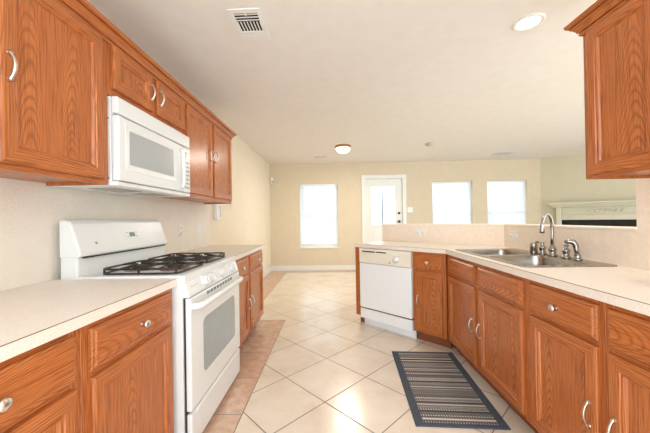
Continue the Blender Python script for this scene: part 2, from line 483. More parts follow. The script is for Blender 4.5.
# ------------------------------------------------------------------ cabinet parts (local frame: x right, -y to the viewer, z up)
def framed(b, x0, x1, z0, z1, rings, vi=0, hi=1, ci=0):
    """concentric mitred rings (inset, depth) - sides take vi, top and bottom take hi"""
    def R_(i, d): return [(x0+i, -d, z0+i), (x1-i, -d, z0+i), (x1-i, -d, z1-i), (x0+i, -d, z1-i)]
    for (a, da), (c, dc) in zip(rings, rings[1:]):
        A, B = R_(a, da), R_(c, dc)
        for k in range(4):
            j = (k+1) % 4
            b.quad([A[k], A[j], B[j], B[k]], hi if k in (0, 2) else vi)
    b.quad(R_(*rings[-1]), ci)
    b.quad(R_(*rings[0])[::-1], ci)
    bmesh.ops.remove_doubles(b.bm, verts=b.bm.verts, dist=1e-5)
DOOR_R = [(0, 0), (0, .013), (.003, .017), (.009, .020), (.046, .020), (.049, .0155), (.054, .016), (.058, .0145), (.063, .006), (.066, .006)]
DRAW_R = [(0, 0), (0, .010), (.003, .013), (.010, .015), (.014, .019), (.018, .020)]
def pull_mesh():
    b = MB(); n = 15; pts = []; rad = []
    for k in range(n):
        t = k/(n-1); z = -.05+.1*t
        d = .003+.021*math.sin(PI*t)**.8
        pts.append((0, -d, z)); e = abs(t-.5)*2
        rad.append(.0036 + .0012*(1-min(1, e*1.5)) + (.002 if e > .82 else 0))
    b.tube(pts, rad, 10, flat=1.25)
    for z in (-.046, .046): b.lathe([(.007, 0), (.007, .003), (.004, .006)], (0, 0, z), (0, -1, 0), 12)
    return b
PULL = pull_mesh().build('handle', NICK); pull_me = PULL.data; bpy.data.objects.remove(PULL)
KN = MB().lathe([(.009, 0), (.007, .004), (.0055, .012), (.009, .017), (.0155, .021), (.0165, .026), (.012, .031), (0, .033)], (0, 0, 0), (0, -1, 0), 18).build('knob', NICK)
knob_me = KN.data; bpy.data.objects.remove(KN)
def handle(parent, x, z, y=-.02, label=None):
    o = bpy.data.objects.new('handle', pull_me); C.objects.link(o); o.parent = parent; o.location = (x, y, z)
    o['label'] = 'brushed nickel arched pull'; return o
def knob(parent, x, z, y=-.02):
    o = bpy.data.objects.new('knob', knob_me); C.objects.link(o); o.parent = parent; o.location = (x, y, z)
    o['label'] = 'brushed nickel round knob'; return o
def add_door(root, x0, x1, z0, z1, hx=None, hz=None):
    b = MB(); framed(b, x0, x1, z0, z1, DOOR_R, 0, 1, 2)
    d = b.build('door', [WS, WHS, WV], root)
    if hx is not None: handle(d, hx, hz)
    return d
def add_drawer(root, x0, x1, z0, z1, kn=True, name='drawer'):
    b = MB(); framed(b, x0, x1, z0, z1, DRAW_R, 0, 0, 0)
    d = b.build(name, [WH], root)
    if kn: knob(d, (x0+x1)/2, (z0+z1)/2)
    return d
def base_body(root, w, depth, stiles, rails=(.12, .665, CT-SL), top=CT-SL, x0=0.0):
    """carcass: two sides, bottom, back; face frame with stiles at the listed (x0,x1) and rails"""
    b = MB(); t = .016; f = .019
    b.box(x0, x0+t, f, depth, .1, top); b.box(w-t, w, f, depth, .1, top)
    b.box(x0+t, w-t, f, depth-t, .1, .1+t); b.box(x0+t, w-t, depth-t, depth, .1, top)
    b.build('carcass', WV, root)
    b = MB()
    for a, c in stiles: b.box(a, c, 0, f, .1, top, 0)
    xs = sorted(stiles)
    for (a, c), (d, e) in zip(xs, xs[1:]):
        b.box(c, d, 0, f, .1, .135, 1); b.box(c, d, 0, f, top-.03, top, 1); b.box(c, d, 0, f, .655, .705, 1)
    b.build('face_frame', [WS, WHS], root, bevel=.0012, seg=1)
    MB().box(x0, w, .075, .09, 0, .1).build('toe_kick', WTOE, root)
ZD0, ZD1 = .692, .829                           # drawer fronts
ZR0, ZR1 = .125, .67                            # base doors

# left run, faces +X: local x -> +Y
FL = -.79; DL = abs(XL-FL)-.004
def left_base(y0, w, doors, label):
    r = thing('base_cabinet', label, 'cabinet', (FL, y0, 0), PI/2, 'oak base cabinets')
    st = [(0, .025)]
    for i, (a, c, side) in enumerate(doors):
        st.append((c-.012, min(w, (doors[i+1][0]+.012) if i+1 < len(doors) else w)))
        add_drawer(r, a, c, ZD0, ZD1)
        hx = c-.03 if side == 'R' else a+.03
        add_door(r, a, c, ZR0, ZR1, hx, .40)
    st[0] = (0, doors[0][0]+.012)
    base_body(r, w, DL, st)
    return r
left_base(.41, .498, [(.02, .47, 'L')], 'oak base cabinet in the near left corner, one drawer and door only partly in view')
left_base(.909, .533, [(.028, .503, 'L')], 'oak base cabinet touching the near side of the white gas range, single door and drawer')
left_base(2.238, 1.092, [(.022, .50, 'R'), (.54, 1.05, 'L')], 'oak base cabinet beyond the gas range on the left wall, two drawers over two doors')

# right run, faces -X: local x -> -Y
FR = 1.005; DR = XR-FR-.004
def right_base(y0, w, doors, label, knobs=True):
    r = thing('base_cabinet', label, 'cabinet', (FR, y0, 0), -PI/2, 'oak base cabinets')
    st = [(0, doors[0][0]+.012)]
    for i, (a, c, side) in enumerate(doors):
        st.append((c-.012, min(w, (doors[i+1][0]+.012) if i+1 < len(doors) else w)))
        add_drawer(r, a, c, ZD0, ZD1, knobs, 'drawer' if knobs else 'false_drawer_front')
        hx = c-.03 if side == 'R' else a+.03
        add_door(r, a, c, ZR0, ZR1, hx, .40)
    base_body(r, w, DR, st)
    return r
right_base(2.612, 1.067, [(.054, .52, 'R'), (.571, 1.036, 'L')], 'oak sink base cabinet with two blank drawer fronts over two doors, alongside the rug', False)
right_base(1.545, .43, [(.031, .407, 'R')], 'oak base cabinet next to the sink cabinet on the right, its door fully in view')
right_base(1.115, .46, [(.02, .44, 'L')], 'oak base cabinet at the right edge of the photo, nearest the camera')

# diagonal run, faces (-1,-1): origin at the free end
OX, OY = .264, 3.331
r45 = -PI/4
def loc45(s, d=0): return (OX+(s+d)*D45, OY+(-s+d)*D45, 0)
D45D = .474
r = thing('end_panel', 'narrow oak end panel left of the dishwasher at the end of the peninsula', 'panel', loc45(0), r45)
MB().box(0, .062, 0, D45D, .1, CT-SL).build('panel', WV, r, bevel=.002)
MB().box(.012, .062, .06, .42, 0, .1).build('toe_kick', WTOE, r)
r = thing('base_cabinet', 'narrow oak base cabinet just right of the dishwasher, single slim door and drawer', 'cabinet', loc45(.712), r45, 'oak base cabinets')
dr1 = add_drawer(r, .03, .285, ZD0, ZD1)
d_ = add_door(r, .03, .285, ZR0, ZR1, .055, .40)
base_body(r, .318, D45D, [(0, .042), (.273, .318)])

# dishwasher
r = thing('dishwasher', 'white built-in dishwasher under the peninsula counter with a bisque control panel', 'dishwasher', loc45(.066), r45)
W = .64
MB().box(.006, W-.006, .03, .45, .1, .846).build('tub', DWHITE, r)
b = MB(); b.box(.006, W-.006, -.022, .028, .69, .846)
o = b.build('control_panel', BISQ, r, bevel=.006, seg=3); o['label'] = 'bisque control panel'
b = MB(); b.box(.05, .22, -.0235, -.021, .806, .82); b.box(.232, .36, -.0235, -.021, .808, .820)
b.build('vent_slot', GASKET, o)
b = MB(); b.box(.05, W-.05, -.027, -.021, .79, .797); b.build('grip_ridge', BISQ, o, bevel=.002)
b = MB(); b.lathe([(.034, 0), (.034, .006), (.026, .01), (.024, .026), (.0, .027)], (.475, -.022, .755), (0, -1, 0), 24)
b.box(.472, .478, -.052, -.046, .735, .775)
b.build('dial', WHITE2, o)
b = MB()
for q in range(2): b.box(.565, .58, -.0245, -.021, .745+q*.025, .755+q*.025)
b.build('button', WHITE2, o, bevel=.002)
MB().lathe([(.008, 0), (.008, .003), (0, .0035)], (.40, -.022, .718), (0, -1, 0), 14).build('latch_light', GREYBTN, o)
MB().box(.006, W-.006, -.016, .028, .205, .685).build('door', DWHITE, r, bevel=.004, seg=3)
MB().box(.006, W-.006, .0, .028, .19, .205).build('seam', WTOE, r)
MB().box(.006, W-.006, -.012, .028, .085, .19).build('lower_panel', DWHITE, r, bevel=.004, seg=3)
MB().box(.006, W-.006, .055, .07, .0, .085).build('toe_kick', DWHITE, r, bevel=.002)

# upper cabinets
UZ0, UZ1 = 1.354, 2.118
def upper(loc, rz, w, depth, z0, doors, label, frame_stiles):
    r = thing('wall_cabinet', label, 'cabinet', loc, rz, 'oak wall cabinets')
    b = MB(); t = .016; f = .019
    b.box(0, t, f, depth, z0, UZ1); b.box(w-t, w, f, depth, z0, UZ1)
    b.box(t, w-t, f, depth, z0+.012, z0+.028); b.box(t, w-t, f, depth, UZ1-t, UZ1); b.box(t, w-t, depth-.006, depth, z0+.028, UZ1-t)
    b.build('carcass', WV, r)
    b = MB()
    for a, c in frame_stiles: b.box(a, c, 0, f, z0, UZ1, 0)
    xs = sorted(frame_stiles)
    for (a, c), (d, e) in zip(xs, xs[1:]):
        b.box(c, d, 0, f, z0, z0+.04, 1); b.box(c, d, 0, f, UZ1-.085, UZ1, 1)
    b.build('face_frame', [WS, WHS], r, bevel=.0012, seg=1)
    for (a, c, zb, hx, hz) in doors: add_door(r, a, c, zb, 2.055, hx, hz)
    return r
FU = -1.09; DU = FU-XL-.003
upper((FU, .48, 0), PI/2, .947, DU, UZ0, [(.02, .44, 1.375, .41, 1.5), (.46, .903, 1.375, .483, 1.70)],
      'oak wall cabinet in the upper left corner, its large door beside the microwave', [(0, .03), (.43, .47), (.893, .947)])
upper((FU, 1.43, 0), PI/2, .76, DU, 1.802, [(.021, .348, 1.838, .323, 1.95), (.393, .744, 1.838, .418, 1.95)],
      'short oak wall cabinet directly above the white microwave, two small doors', [(0, .035), (.338, .403), (.732, .76)])
upper((FU, 2.192, 0), PI/2, 1.028, DU, UZ0, [(.012, .482, 1.385, .455, 1.76), (.516, .995, 1.385, .543, 1.76)],
      'tall two-door oak wall cabinet at the far end of the left wall', [(0, .022), (.47, .528), (.984, 1.028)])
FUR = 1.26; DUR = XR-FUR-.003
upper((FUR, 1.488, 0), -PI/2, .74, DUR, 1.343, [(.032, .355, 1.36, .346, 1.43), (.385, .71, 1.36, .41, 1.47)],
      'oak wall cabinet on the right wall beside the pass-through opening', [(0, .044), (.345, .395), (.70, .74)])
PROF = [(0, 2.056), (.007, 2.056), (.011, 2.062), (.011, 2.067), (.003, 2.068), (.003, 2.073), (.015, 2.074), (.018, 2.082), (.026, 2.093), (.036, 2.101), (.036, 2.104), (.029, 2.105), (.029, 2.109), (.044, 2.110), (.050, 2.116), (.052, 2.128), (0, 2.128)]
def crown(path, name, label):
    """sweep the profile along a plan path; offsets go to the right of travel"""
    loops = []
    n = len(path)
    for i, p in enumerate(path):
        p = Vector(p)
        d0 = (p-Vector(path[i-1])).normalized() if i else (Vector(path[1])-p).normalized()
        d1 = (Vector(path[i+1])-p).normalized() if i < n-1 else d0
        n0 = Vector((d0.y, -d0.x)); n1 = Vector((d1.y, -d1.x)); mm = (n0+n1); mm = mm/(mm.dot(n0))
        loops.append([(p.x+mm.x*a, p.y+mm.y*a, z) for a, z in PROF])
    b = MB(); b.loft(loops, smooth=False)
    return tag(b.build(name, WHY), label, 'molding')
crown([(FU+.001, .48), (FU+.001, 3.2215), (XL+.002, 3.2215)], 'crown_molding', 'long stepped oak crown molding along the top of the left wall cabinets')
crown([(XR-.002, 1.489), (FUR-.001, 1.489), (FUR-.001, .75)], 'crown_molding', 'oak crown molding on top of the right wall cabinet, near the recessed light')

# ------------------------------------------------------------------ worktops
def counter(pts, name, label, holes=(), seam=None):
    r = thing(name, label, 'countertop')
    b = MB(); b.prism(pts, CT-SL, CT, holes); b.build('slab', LAM, r)
    if seam:
        b = MB()
        for (ax, ay), (bx, by) in zip(seam, seam[1:]):
            d = Vector((bx-ax, by-ay)).normalized(); nn = Vector((d.y, -d.x))*.0006
            b.prism([(ax, ay), (bx, by), (bx+nn.x, by+nn.y), (ax+nn.x, ay+nn.y)], CT-.0026, CT-.0001)
        b.build('edge_seam', SEAM, r)
    return r
EL = -.766
counter([(XL+.001, .42), (EL, .42), (EL, 1.443), (XL+.001, 1.443)], 'countertop', 'pale speckled laminate countertop in the left foreground, ending at the range', seam=[(EL, .42), (EL, 1.443)])
counter([(XL+.001, 2.234), (EL, 2.234), (EL, 3.36), (XL+.001, 3.36)], 'countertop', 'pale laminate countertop beyond the gas range on the left wall', seam=[(EL, 2.234), (EL, 3.36)])
ER = .98; CF = 3.56
SX0, SX1, SY0, SY1 = 1.035, 1.54, 1.61, 2.53
A = (.255, CF-.255); E2 = (A[0]+.501*D45, A[1]+.501*D45)
counter([(XR-.001, .62), (XR-.001, CC-XR-.001), E2, A, (ER, CF-ER), (ER, .62)], 'countertop',
        'long pale laminate countertop bending from the sink to the dishwasher on the right', [rrect(SX0+.012, SX1-.012, SY0+.012, SY1-.012, .03)],
        seam=[A, (ER, CF-ER), (ER, .62)])
def splash(y0, y1, label):
    b = MB(); b.box(XL+.001, XL+.019, y0, y1, CT, CT+.02)
    return tag(b.build('backsplash_curb', LAM, bevel=.004), label, 'backsplash')
splash(2.30, 3.36, 'low pale laminate backsplash curb behind the far left countertop')

# ------------------------------------------------------------------ sink
r = thing('kitchen_sink', 'stainless steel double bowl sink set into the right countertop', 'sink', (0, 0, CT))
zt = .006
b1 = rrect(SX0+.035, SX1-.105, 2.125, SY1-.045, .06); b2 = rrect(SX0+.035, SX1-.105, SY0+.045, 2.08, .06)
b = MB(); b.prism(rrect(SX0, SX1, SY0, SY1, .035), .0005, zt, [b1, b2])
b.build('rim', STEEL, r, bevel=.002)
for (x0_, x1_, y0_, y1_) in ((SX0+.035, SX1-.105, 2.125, SY1-.045), (SX0+.035, SX1-.105, SY0+.045, 2.08)):
    loops = []
    for ins, z in ((0, zt), (.003, -.004), (.01, -.08), (.014, -.15), (.022, -.172), (.045, -.185), (.12, -.19)):
        rd = max(.02, .06-ins*.2)
        loops.append([(px, py, z) for px, py in rrect(x0_+ins, x1_-ins, y0_+ins, y1_-ins, rd)])
    b = MB(); b.loft(loops, cap0=False)
    bo = b.build('bowl', STEEL, r)
    MB().lathe([(.045, 0), (.045, .003), (.034, .004), (.03, .001), (0, .001)], ((x0_+x1_)/2, (y0_+y1_)/2, -.19), (0, 0, 1), 24).build('drain', CHROME, bo)

# faucet set on the rear deck of the sink
DX = 1.488; ZF = CT+zt
def base_prof(k=1.0): return [(.026*k, 0), (.027*k, .006), (.02*k, .014), (.018*k, .03), (.022*k, .04), (.02*k, .05), (.013*k, .062), (.012*k, .075)]
r = thing('faucet', 'chrome gooseneck kitchen faucet with two lever handles behind the sink', 'faucet', (DX, 2.03, ZF))
b = MB(); b.lathe(base_prof(1.1), seg=20); b.build('base', CHROME, r)
dv = Vector((-.13, -.09, 0)).normalized(); R = .078
pts = [(0, 0, .05), (0, 0, .12), (0, 0, .18)]
for k in range(1, 13):
    a = PI*k/12; c_ = dv*(R*(1-math.cos(a))); pts.append((c_.x, c_.y, .204+R*math.sin(a)))
e = dv*(2*R); pts += [(e.x, e.y, .19)]
b = MB(); b.tube(pts, .0098, 14); b.build('spout', CHROME, r)
MB().lathe([(.0105, 0), (.011, -.012), (.0145, -.05), (.0145, -.064), (.011, -.067), (0, -.064)], (e.x, e.y, .226), seg=16).build('spray_head', CHROME, r)
for yy in (.095, -.115):
    b = MB(); b.lathe([(.027, 0), (.028, .006), (.02, .014), (.017, .03), (.022, .042), (.022, .052), (.012, .062), (.01, .072), (.013, .08), (0, .086)], (0, yy, 0), seg=18)
    sg = 1 if yy > 0 else -1
    pts = [(0, yy, .076), (-.008, yy+.012*sg, .081), (-.016, yy+.03*sg, .085), (-.02, yy+.042*sg, .080)]
    b.tube(pts, [.006, .0055, .007, .005], 10)
    b.build('handle', CHROME, r)
b = MB(); b.lathe([(.024, 0), (.025, .005), (.019, .012), (.016, .03), (.018, .034), (.0, .036)], seg=16)
b.tube([(0, 0, .03), (-.002, .004, .06), (-.004, .006, .09), (-.014, .012, .108), (-.034, .02, .112), (-.05, .026, .104)], [.012, .013, .015, .017, .016, .014], 12)
o = b.build('side_sprayer', CHROME, loc=(DX, 1.828, ZF)); tag(o, 'chrome side sprayer bent forward, standing right of the faucet handles', 'sprayer')
b = MB(); b.lathe([(.024, 0), (.024, .066), (.0225, .069), (.02, .066), (.02, .03), (0, .03)], seg=18)
o = b.build('metal_cup', STEEL, loc=(DX, 2.215, ZF)); tag(o, 'small straight brushed metal cup on the sink deck left of the faucet', 'cup')

# ------------------------------------------------------------------ gas range (local x -> +Y, -y -> +X)
RY0, RW = 1.451, .78
r = thing('gas_range', 'white freestanding gas range between the left countertops', 'stove', (-.745, RY0, 0), PI/2)
BK = .618                                            # local depth of the body back
b = MB(); b.box(0, RW, 0, BK, .03, .868); b.box(.03, RW-.03, .06, BK-.02, 0, .03, 1); b.build('body', [WHITE, GASKET], r, bevel=.003)
b = MB()
b.loft([[(p[0], p[1], z) for p in rrect(-.002+i, RW+.002-i, -.012+i, BK-.09, .012)] for i, z in ((0, .866), (0, .893), (.003, .899), (.012, .901))], smooth=False)
cook = b.build('cooktop', WHITE, r)
# backguard: recessed splash and forward-leaning console
b = MB(); b.box(0, RW, BK-.09, BK, .866, 1.0); b.build('splash_panel', WHITE, r, bevel=.012, seg=3)
prof = [(BK, .996), (BK-.10, .996), (BK-.112, 1.002), (BK-.112, 1.014), (BK-.062, 1.165), (BK-.05, 1.18), (BK-.03, 1.187), (BK, 1.188)]
loops = []
for xx, k in ((-.001, .96), (.004, .985), (.014, 1.0), (RW-.014, 1.0), (RW-.004, .985), (RW+.001, .96)):
    loops.append([(xx, BK+(yv-BK)*k, .996+(zv-.996)*k) for yv, zv in prof])
b = MB(); b.loft(loops, smooth=False); con = b.build('console', WHITE, r, bevel=.006, seg=3)
MB().box(.03, RW-.02, BK-.105, BK-.088, .990, .997).build('vent_gap', GASKET, r)
sn, cs = Vector((0, -.151, .05)).normalized(), Vector((0, .05, .151)).normalized()   # console normal, up-slope
def on_con(u, v, h): return Vector((u, BK-.112, 1.014)) + cs*v + Vector((0, -cs.z, cs.y))*h
def con_box(u0, u1, v0, v1, h0, h1):
    b_ = MB(); vs = [b_.bm.verts.new(on_con(u, v, h)) for u in (u0, u1) for v in (v0, v1) for h in (h0, h1)]
    for q in ((0, 1, 3, 2), (4, 6, 7, 5), (0, 4, 5, 1), (2, 3, 7, 6), (0, 2, 6, 4), (1, 5, 7, 3)): b_.bm.faces.new([vs[i] for i in q])
    return b_
con_box(.355, .475, .055, .105, -.002, .002).build('clock_panel', WHITE2, con, bevel=.001)
con_box(.39, .44, .068, .096, .0015, .003).build('clock_display', GREENLCD, con)
b = None
for i, (u, v) in enumerate(((.367, .092), (.367, .068), (.452, .092), (.452, .068))):
    con_box(u, u+.010, v, v+.006, .0015, .0032).build('button', GREYBTN, con)
b = MB(); b.lathe([(.008, 0), (.008, .0012), (.006, .0014), (.006, .0006), (0, .0006)], on_con(.115, .05, -.0003), Vector((0, -cs.z, cs.y)), 20)
b.build('emblem', GREYBTN, con)
# burners and grates
for bx, by in ((.205, .14), (.205, .34), (.575, .14), (.575, .34)):
    b = MB(); b.lathe([(.08, -.004), (.08, .002), (.07, .005), (.055, .003), (.048, .013), (.03, .015)], (bx, by, .899), seg=24)
    b.lathe([(.04, 0), (.042, .006), (.036, .011), (0, .012)], (bx, by, .914), seg=20, mi=1)
    b.build('burner', [BURN, IRON], r)
for gx0, gx1 in ((.035, .365), (.405, .735)):
    b = MB(); gy0, gy1 = .04, .44; zt_ = .930; rd = .0055
    def bar(pts): b.tube(pts, rd, 8)
    fr = [(px, py, zt_) for px, py in rrect(gx0, gx1, gy0, gy1, .045, 5)]
    b.tube(fr, rd, 8, closed=True)
    b.tube([(px, py, .9065) for px, py, _ in fr], .005, 8, closed=True)
    for cx_, cy_ in ((gx0+.013, gy0+.013), (gx1-.013, gy0+.013), (gx0+.013, gy1-.013), (gx1-.013, gy1-.013), (gx0, (gy0+gy1)/2), (gx1, (gy0+gy1)/2)):
        bar([(cx_, cy_, zt_), (cx_, cy_, .9015)])
    mx = (gx0+gx1)/2; my = (gy0+gy1)/2
    bar([(gx0, my, zt_), (gx1, my, zt_)])
    for cy_ in ((gy0+my)/2, (gy1+my)/2):
        for sx, sy in ((1, 0), (-1, 0), (0, 1), (0, -1)):
            ex_ = mx + sx*(gx1-gx0)/2; ey_ = cy_ + sy*(my-gy0)/2
            bar([(ex_, ey_, zt_), (mx+sx*.07, cy_+sy*.06, zt_+.004), (mx+sx*.025, cy_+sy*.025, zt_+.006)])
    b.build('grate', IRON, r)
# control panel with knobs, vent strip, oven door, handle, drawer
b = MB()
P5 = [(0, .865), (-.012, .865), (-.034, .80), (-.034, .788), (0, .788)]
b.loft([[(xx, y_, z_) for y_, z_ in P5] for xx in (0, RW)], smooth=False)
cp = b.build('control_panel', WHITE, r, bevel=.004, seg=2)
nrm = Vector((0, -.065, .022)).normalized()
for u in (.20, .288, .462, .635):
    b = MB(); o_ = Vector((u, -.0225, .834))
    b.lathe([(.034, -.002), (.034, .003), (.030, .006), (.027, .026), (.024, .029), (.0, .029)], o_, nrm, 28, smooth=False)
    upv = Vector((0, .022, .065)).normalized()
    for s_ in (-1, 1): pass
    vs = [o_ + nrm*h + upv*v + Vector((q, 0, 0)) for q in (-.0055, .0055) for v in (-.02, .02) for h in (.026, .036)]
    V_ = [b.bm.verts.new(p) for p in vs]
    for q in ((0, 1, 3, 2), (4, 6, 7, 5), (0, 4, 5, 1), (2, 3, 7, 6), (0, 2, 6, 4), (1, 5, 7, 3)): b.bm.faces.new([V_[i] for i in q])
    b.build('knob', KNOBW, cp)
b = MB()
for k in range(4): b.lathe([(.003, 0), (.003, .0012), (0, .0013)], Vector((.055+.02*k, -.0225, .835)), nrm, 8)
b.build('igniter_mark', GREYBTN, cp)
DZ0, DZ1 = .222, .784
b = MB(); b.box(.004, RW-.004, -.040, -.012, DZ0, DZ1)
od = b.build('oven_door', WHITE, r, bevel=.006, seg=3)
b = MB(); b.loft([[(px, yv, pz) for px, pz in rrect(.145, RW-.12, .345, .64, .035)] for yv in (-.0385, -.0408)], smooth=False)
b.build('oven_window', OVENGLASS, od)
b = MB()
for k in range(9):
    u = .20+k*.047
    for q in range(2): b.box(u+q*.018, u+q*.018+.013, -.0412, -.0395, .758, .775)
b.build('vent_grille', VENTG, od)
b = MB(); hz = .738
b.tube([(.03, -.03, hz), (.034, -.05, hz), (.045, -.066, hz), (.075, -.074, hz), (RW/2, -.077, hz), (RW-.075, -.074, hz), (RW-.045, -.066, hz), (RW-.034, -.05, hz), (RW-.03, -.03, hz)],
       [.016, .017, .018, .0165, .0165, .0165, .018, .017, .016], 14)
b.build('handle', WHITE, od)
b = MB(); b.box(.004, RW-.004, -.038, -.012, .035, .208)
dw_ = b.build('storage_drawer', WHITE, r, bevel=.008, seg=3)
MB().box(.06, RW-.06, -.042, -.037, .188, .20).build('grip_ridge', WHITE, dw_, bevel=.003)
MB().box(.012, RW-.012, -.013, -.0005, .04, .782).build('door_gap_shade', GASKET, r)  # dark filler box, colours in the shade behind oven door and drawer

# ------------------------------------------------------------------ over-range microwave
r = thing('microwave', 'white over-the-range microwave under the short wall cabinet', 'microwave', (-1.08, 1.432, 0), PI/2)
MW = .755
b = MB(); b.box(0, MW, 0, .30, 1.352, 1.796); b.build('housing', WHITE, r, bevel=.004)
b = MB(); b.box(.002, MW-.002, -.033, -.001, 1.71, 1.796); b.build('top_vent_panel', WHITE, r, bevel=.008, seg=3)
b = MB(); b.box(.003, .650, -.036, -.001, 1.378, 1.704); md = b.build('door', WHITE, r, bevel=.010, seg=3)
b = MB()
framed(b, .055, .565, 1.435, 1.675, [(0, .034), (0, .0385), (.006, .0385), (.022, .0365), (.024, .034)], 0, 0, 0)
b.build('window_surround', WHITE, md)
b = MB(); b.loft([[(px, yv, pz) for px, pz in rrect(.085, .515, 1.468, 1.645, .006)] for yv in (-.034, -.0372)], smooth=False)
b.build('window', MWGLASS, md)
b = MB(); hx = .612
b.tube([(hx, -.03, 1.405), (hx, -.05, 1.415), (hx, -.056, 1.44), (hx, -.058, 1.54), (hx, -.056, 1.635), (hx, -.05, 1.66), (hx, -.03, 1.67)], .0125, 12)
b.build('handle', WHITE, md)
b = MB(); b.box(.653, MW-.003, -.034, -.001, 1.378, 1.704); kp = b.build('control_panel', WHITE, r, bevel=.006)
MB().box(.672, .742, -.0352, -.033, 1.63, 1.668).build('display', DARKLCD, kp)
for i in range(7):
    for j in range(3):
        u = .674+j*.024; z = 1.60-i*.03
        MB().box(u, u+.016, -.0352, -.033, z-.012, z).build('button', GREYBTN, kp)
MB().box(.002, MW-.002, -.03, -.001, 1.352, 1.374).build('lower_rail', WHITE, r, bevel=.004)
for x0_ in (.10, .44):
    MB().box(x0_, x0_+.22, .05, .2, 1.3505, 1.3525).build('grease_filter', STEEL, r)
b = MB()
for z in (1.39, 1.685): b.lathe([(.004, 0), (.004, .001), (0, .0012)], (-.0005, .012-.02+.02, z), (-1, 0, 0), 8)
b.build('screw', GASKET, r)

# ------------------------------------------------------------------ rug
o = MB().box(-.255, .255, -.465, .465, 0, .008).build('rug', RUG, bevel=.003, loc=(.735, 2.118, .0005), rz=math.radians(-3.4))
tag(o, 'charcoal and cream striped woven rug with dark border, on the tiles by the sink cabinet', 'rug')

# ------------------------------------------------------------------ wall plates
def plate(loc, rz, kind, label, w=.075, h=.118):
    r_ = thing('wall_outlet' if kind == 'outlet' else 'light_switch', label, 'outlet' if kind == 'outlet' else 'switch', loc, rz)
    MB().box(-w/2, w/2, -.006, 0, -h/2, h/2).build('cover_plate', WHITE2, r_, bevel=.003, seg=2)
    if kind == 'outlet':
        hor = w > h
        for s_ in (-1, 1):
            dx, dz = (s_*.028, 0) if hor else (0, s_*.026)
            so = MB().lathe([(.017, 0), (.017, .0025), (.0, .003)], (dx, -.0055, dz), (0, -1, 0), 16).build('socket', BISQ, r_)
            b_ = MB()
            for q in (-.006, .006):
                if hor: b_.box(dx-.005, dx+.005, -.0092, -.0082, dz+q-.001, dz+q+.001)
                else: b_.box(dx+q-.001, dx+q+.001, -.0092, -.0082, dz-.005, dz+.005)
            b_.build('slot', GASKET, so)
    else:
        n = max(1, round(w/.075))
        for k in range(n):
            xx = (k-(n-1)/2)*.046
            MB().box(xx-.006, xx+.006, -.014, -.005, -.012, .012).build('toggle', WHITE2, r_, bevel=.002)
    return r_
plate((XL, 2.695, 1.084), PI/2, 'outlet', 'pale wall outlet on the left wall just past the range, nearer of the two', .07, .115)
plate((XL, 3.085, 1.096), PI/2, 'switch', 'pale light switch on the left wall under the far wall cabinet', .07, .115)
plate((.976+.006, CC-.982, 1.0), -PI/4, 'outlet', 'white horizontal double outlet on the half wall behind the dishwasher counter', .118, .075)
plate((XR, 2.565, .998), -PI/2, 'outlet', 'white horizontal double outlet on the half wall left of the faucet', .118, .075)
plate((1.79, YB, 1.345), 0, 'switch', 'white light switch plate on the back wall right of the glazed door', .12, .118)
r = thing('wall_intercom', 'small white box with grey slit on the left wall beyond the far wall cabinet', 'intercom', (XL, 3.53, 1.28), PI/2)
MB().box(-.07, .07, -.045, 0, -.09, .09).build('case', WHITE2, r, bevel=.006, seg=3)
MB().box(.02, .035, -.0465, -.044, -.07, .07).build('slit', GREYBTN, r)
r = thing('motion_sensor', 'small white motion sensor high in the corner left of the back window', 'sensor', (XL+.045, YB-.035, 2.06), PI/4)
MB().box(-.03, .03, -.03, .012, -.06, .075).build('case', WHITE2, r, bevel=.01, seg=3)
MB().box(-.022, .022, -.034, -.029, -.045, -.005).build('lens', GREYBTN, r, bevel=.003)
b = MB(); b.box(-.012, .012, -.004, .004, -.03, 0); b.tube([(0, 0, -.03), (0, -.002, -.045), (0, -.012, -.06), (0, -.02, -.055), (0, -.022, -.045)], .004, 8)
o = b.build('hanging_hook', WHITE2, loc=(-1.10, 3.205, 1.353), bevel=.001); tag(o, 'tiny white hook hanging from the bottom corner of the far left wall cabinet', 'hook')

# ------------------------------------------------------------------ ceiling fittings
def vent(loc, rz, w, l, label, style):
    r_ = thing('ceiling_vent', label, 'vent', loc, rz)
    b = MB(); t = .026
    b.box(-w/2, w/2, -l/2, -l/2+t, -.007, 0); b.box(-w/2, w/2, l/2-t, l/2, -.007, 0)
    b.box(-w/2, -w/2+t, -l/2+t, l/2-t, -.007, 0); b.box(w/2-t, w/2, -l/2+t, l/2-t, -.007, 0)
    b.build('frame', WHITE2, r_, bevel=.003)
    MB().box(-w/2+t, w/2-t, -l/2+t, l/2-t, -.0012, -.0002).build('duct_opening', BLACK, r_)
    b = MB(); iw = w/2-t; il = l/2-t
    def slatx(y_, th): b.quad([(-iw, y_-th, -.004), (iw, y_-th, -.004), (iw, y_+th, -.009), (-iw, y_+th, -.009)])
    if style == 3:
        y_ = -il+.022
        for k in range(3): b.box(-iw, iw, y_-.0036, y_+.0036, -.006, -.003); y_ += .026
        b.box(-iw, iw, -il, -il+.008, -.007, -.003)
        ym = y_-.012; yn = il-.075
        for k in range(8):
            x_ = -iw+.002+k*(2*iw-.004)/7
            b.box(x_-.0036, x_+.0036, ym, yn, -.006, -.003)
        b.box(-.006, .006, -il, -il+.03, -.0072, -.003)
        y_ = yn+.008
        while y_ < il+.001: b.box(-iw, iw, y_-.0085, y_+.0085, -.008, -.003); y_ += .02
    else:
        y_ = -il+.008
        while y_ < il: b.box(-iw, iw, y_-.0045, y_+.0045, -.0065, -.003); y_ += .018
    b.build('louvres', WHITE2 if style == 3 else LOUV, r_)
    return r_
vent((-.505, 1.91, ZC), math.radians(-1), .2, .31, 'white ceiling air vent with dark louvres above the range aisle', 3)
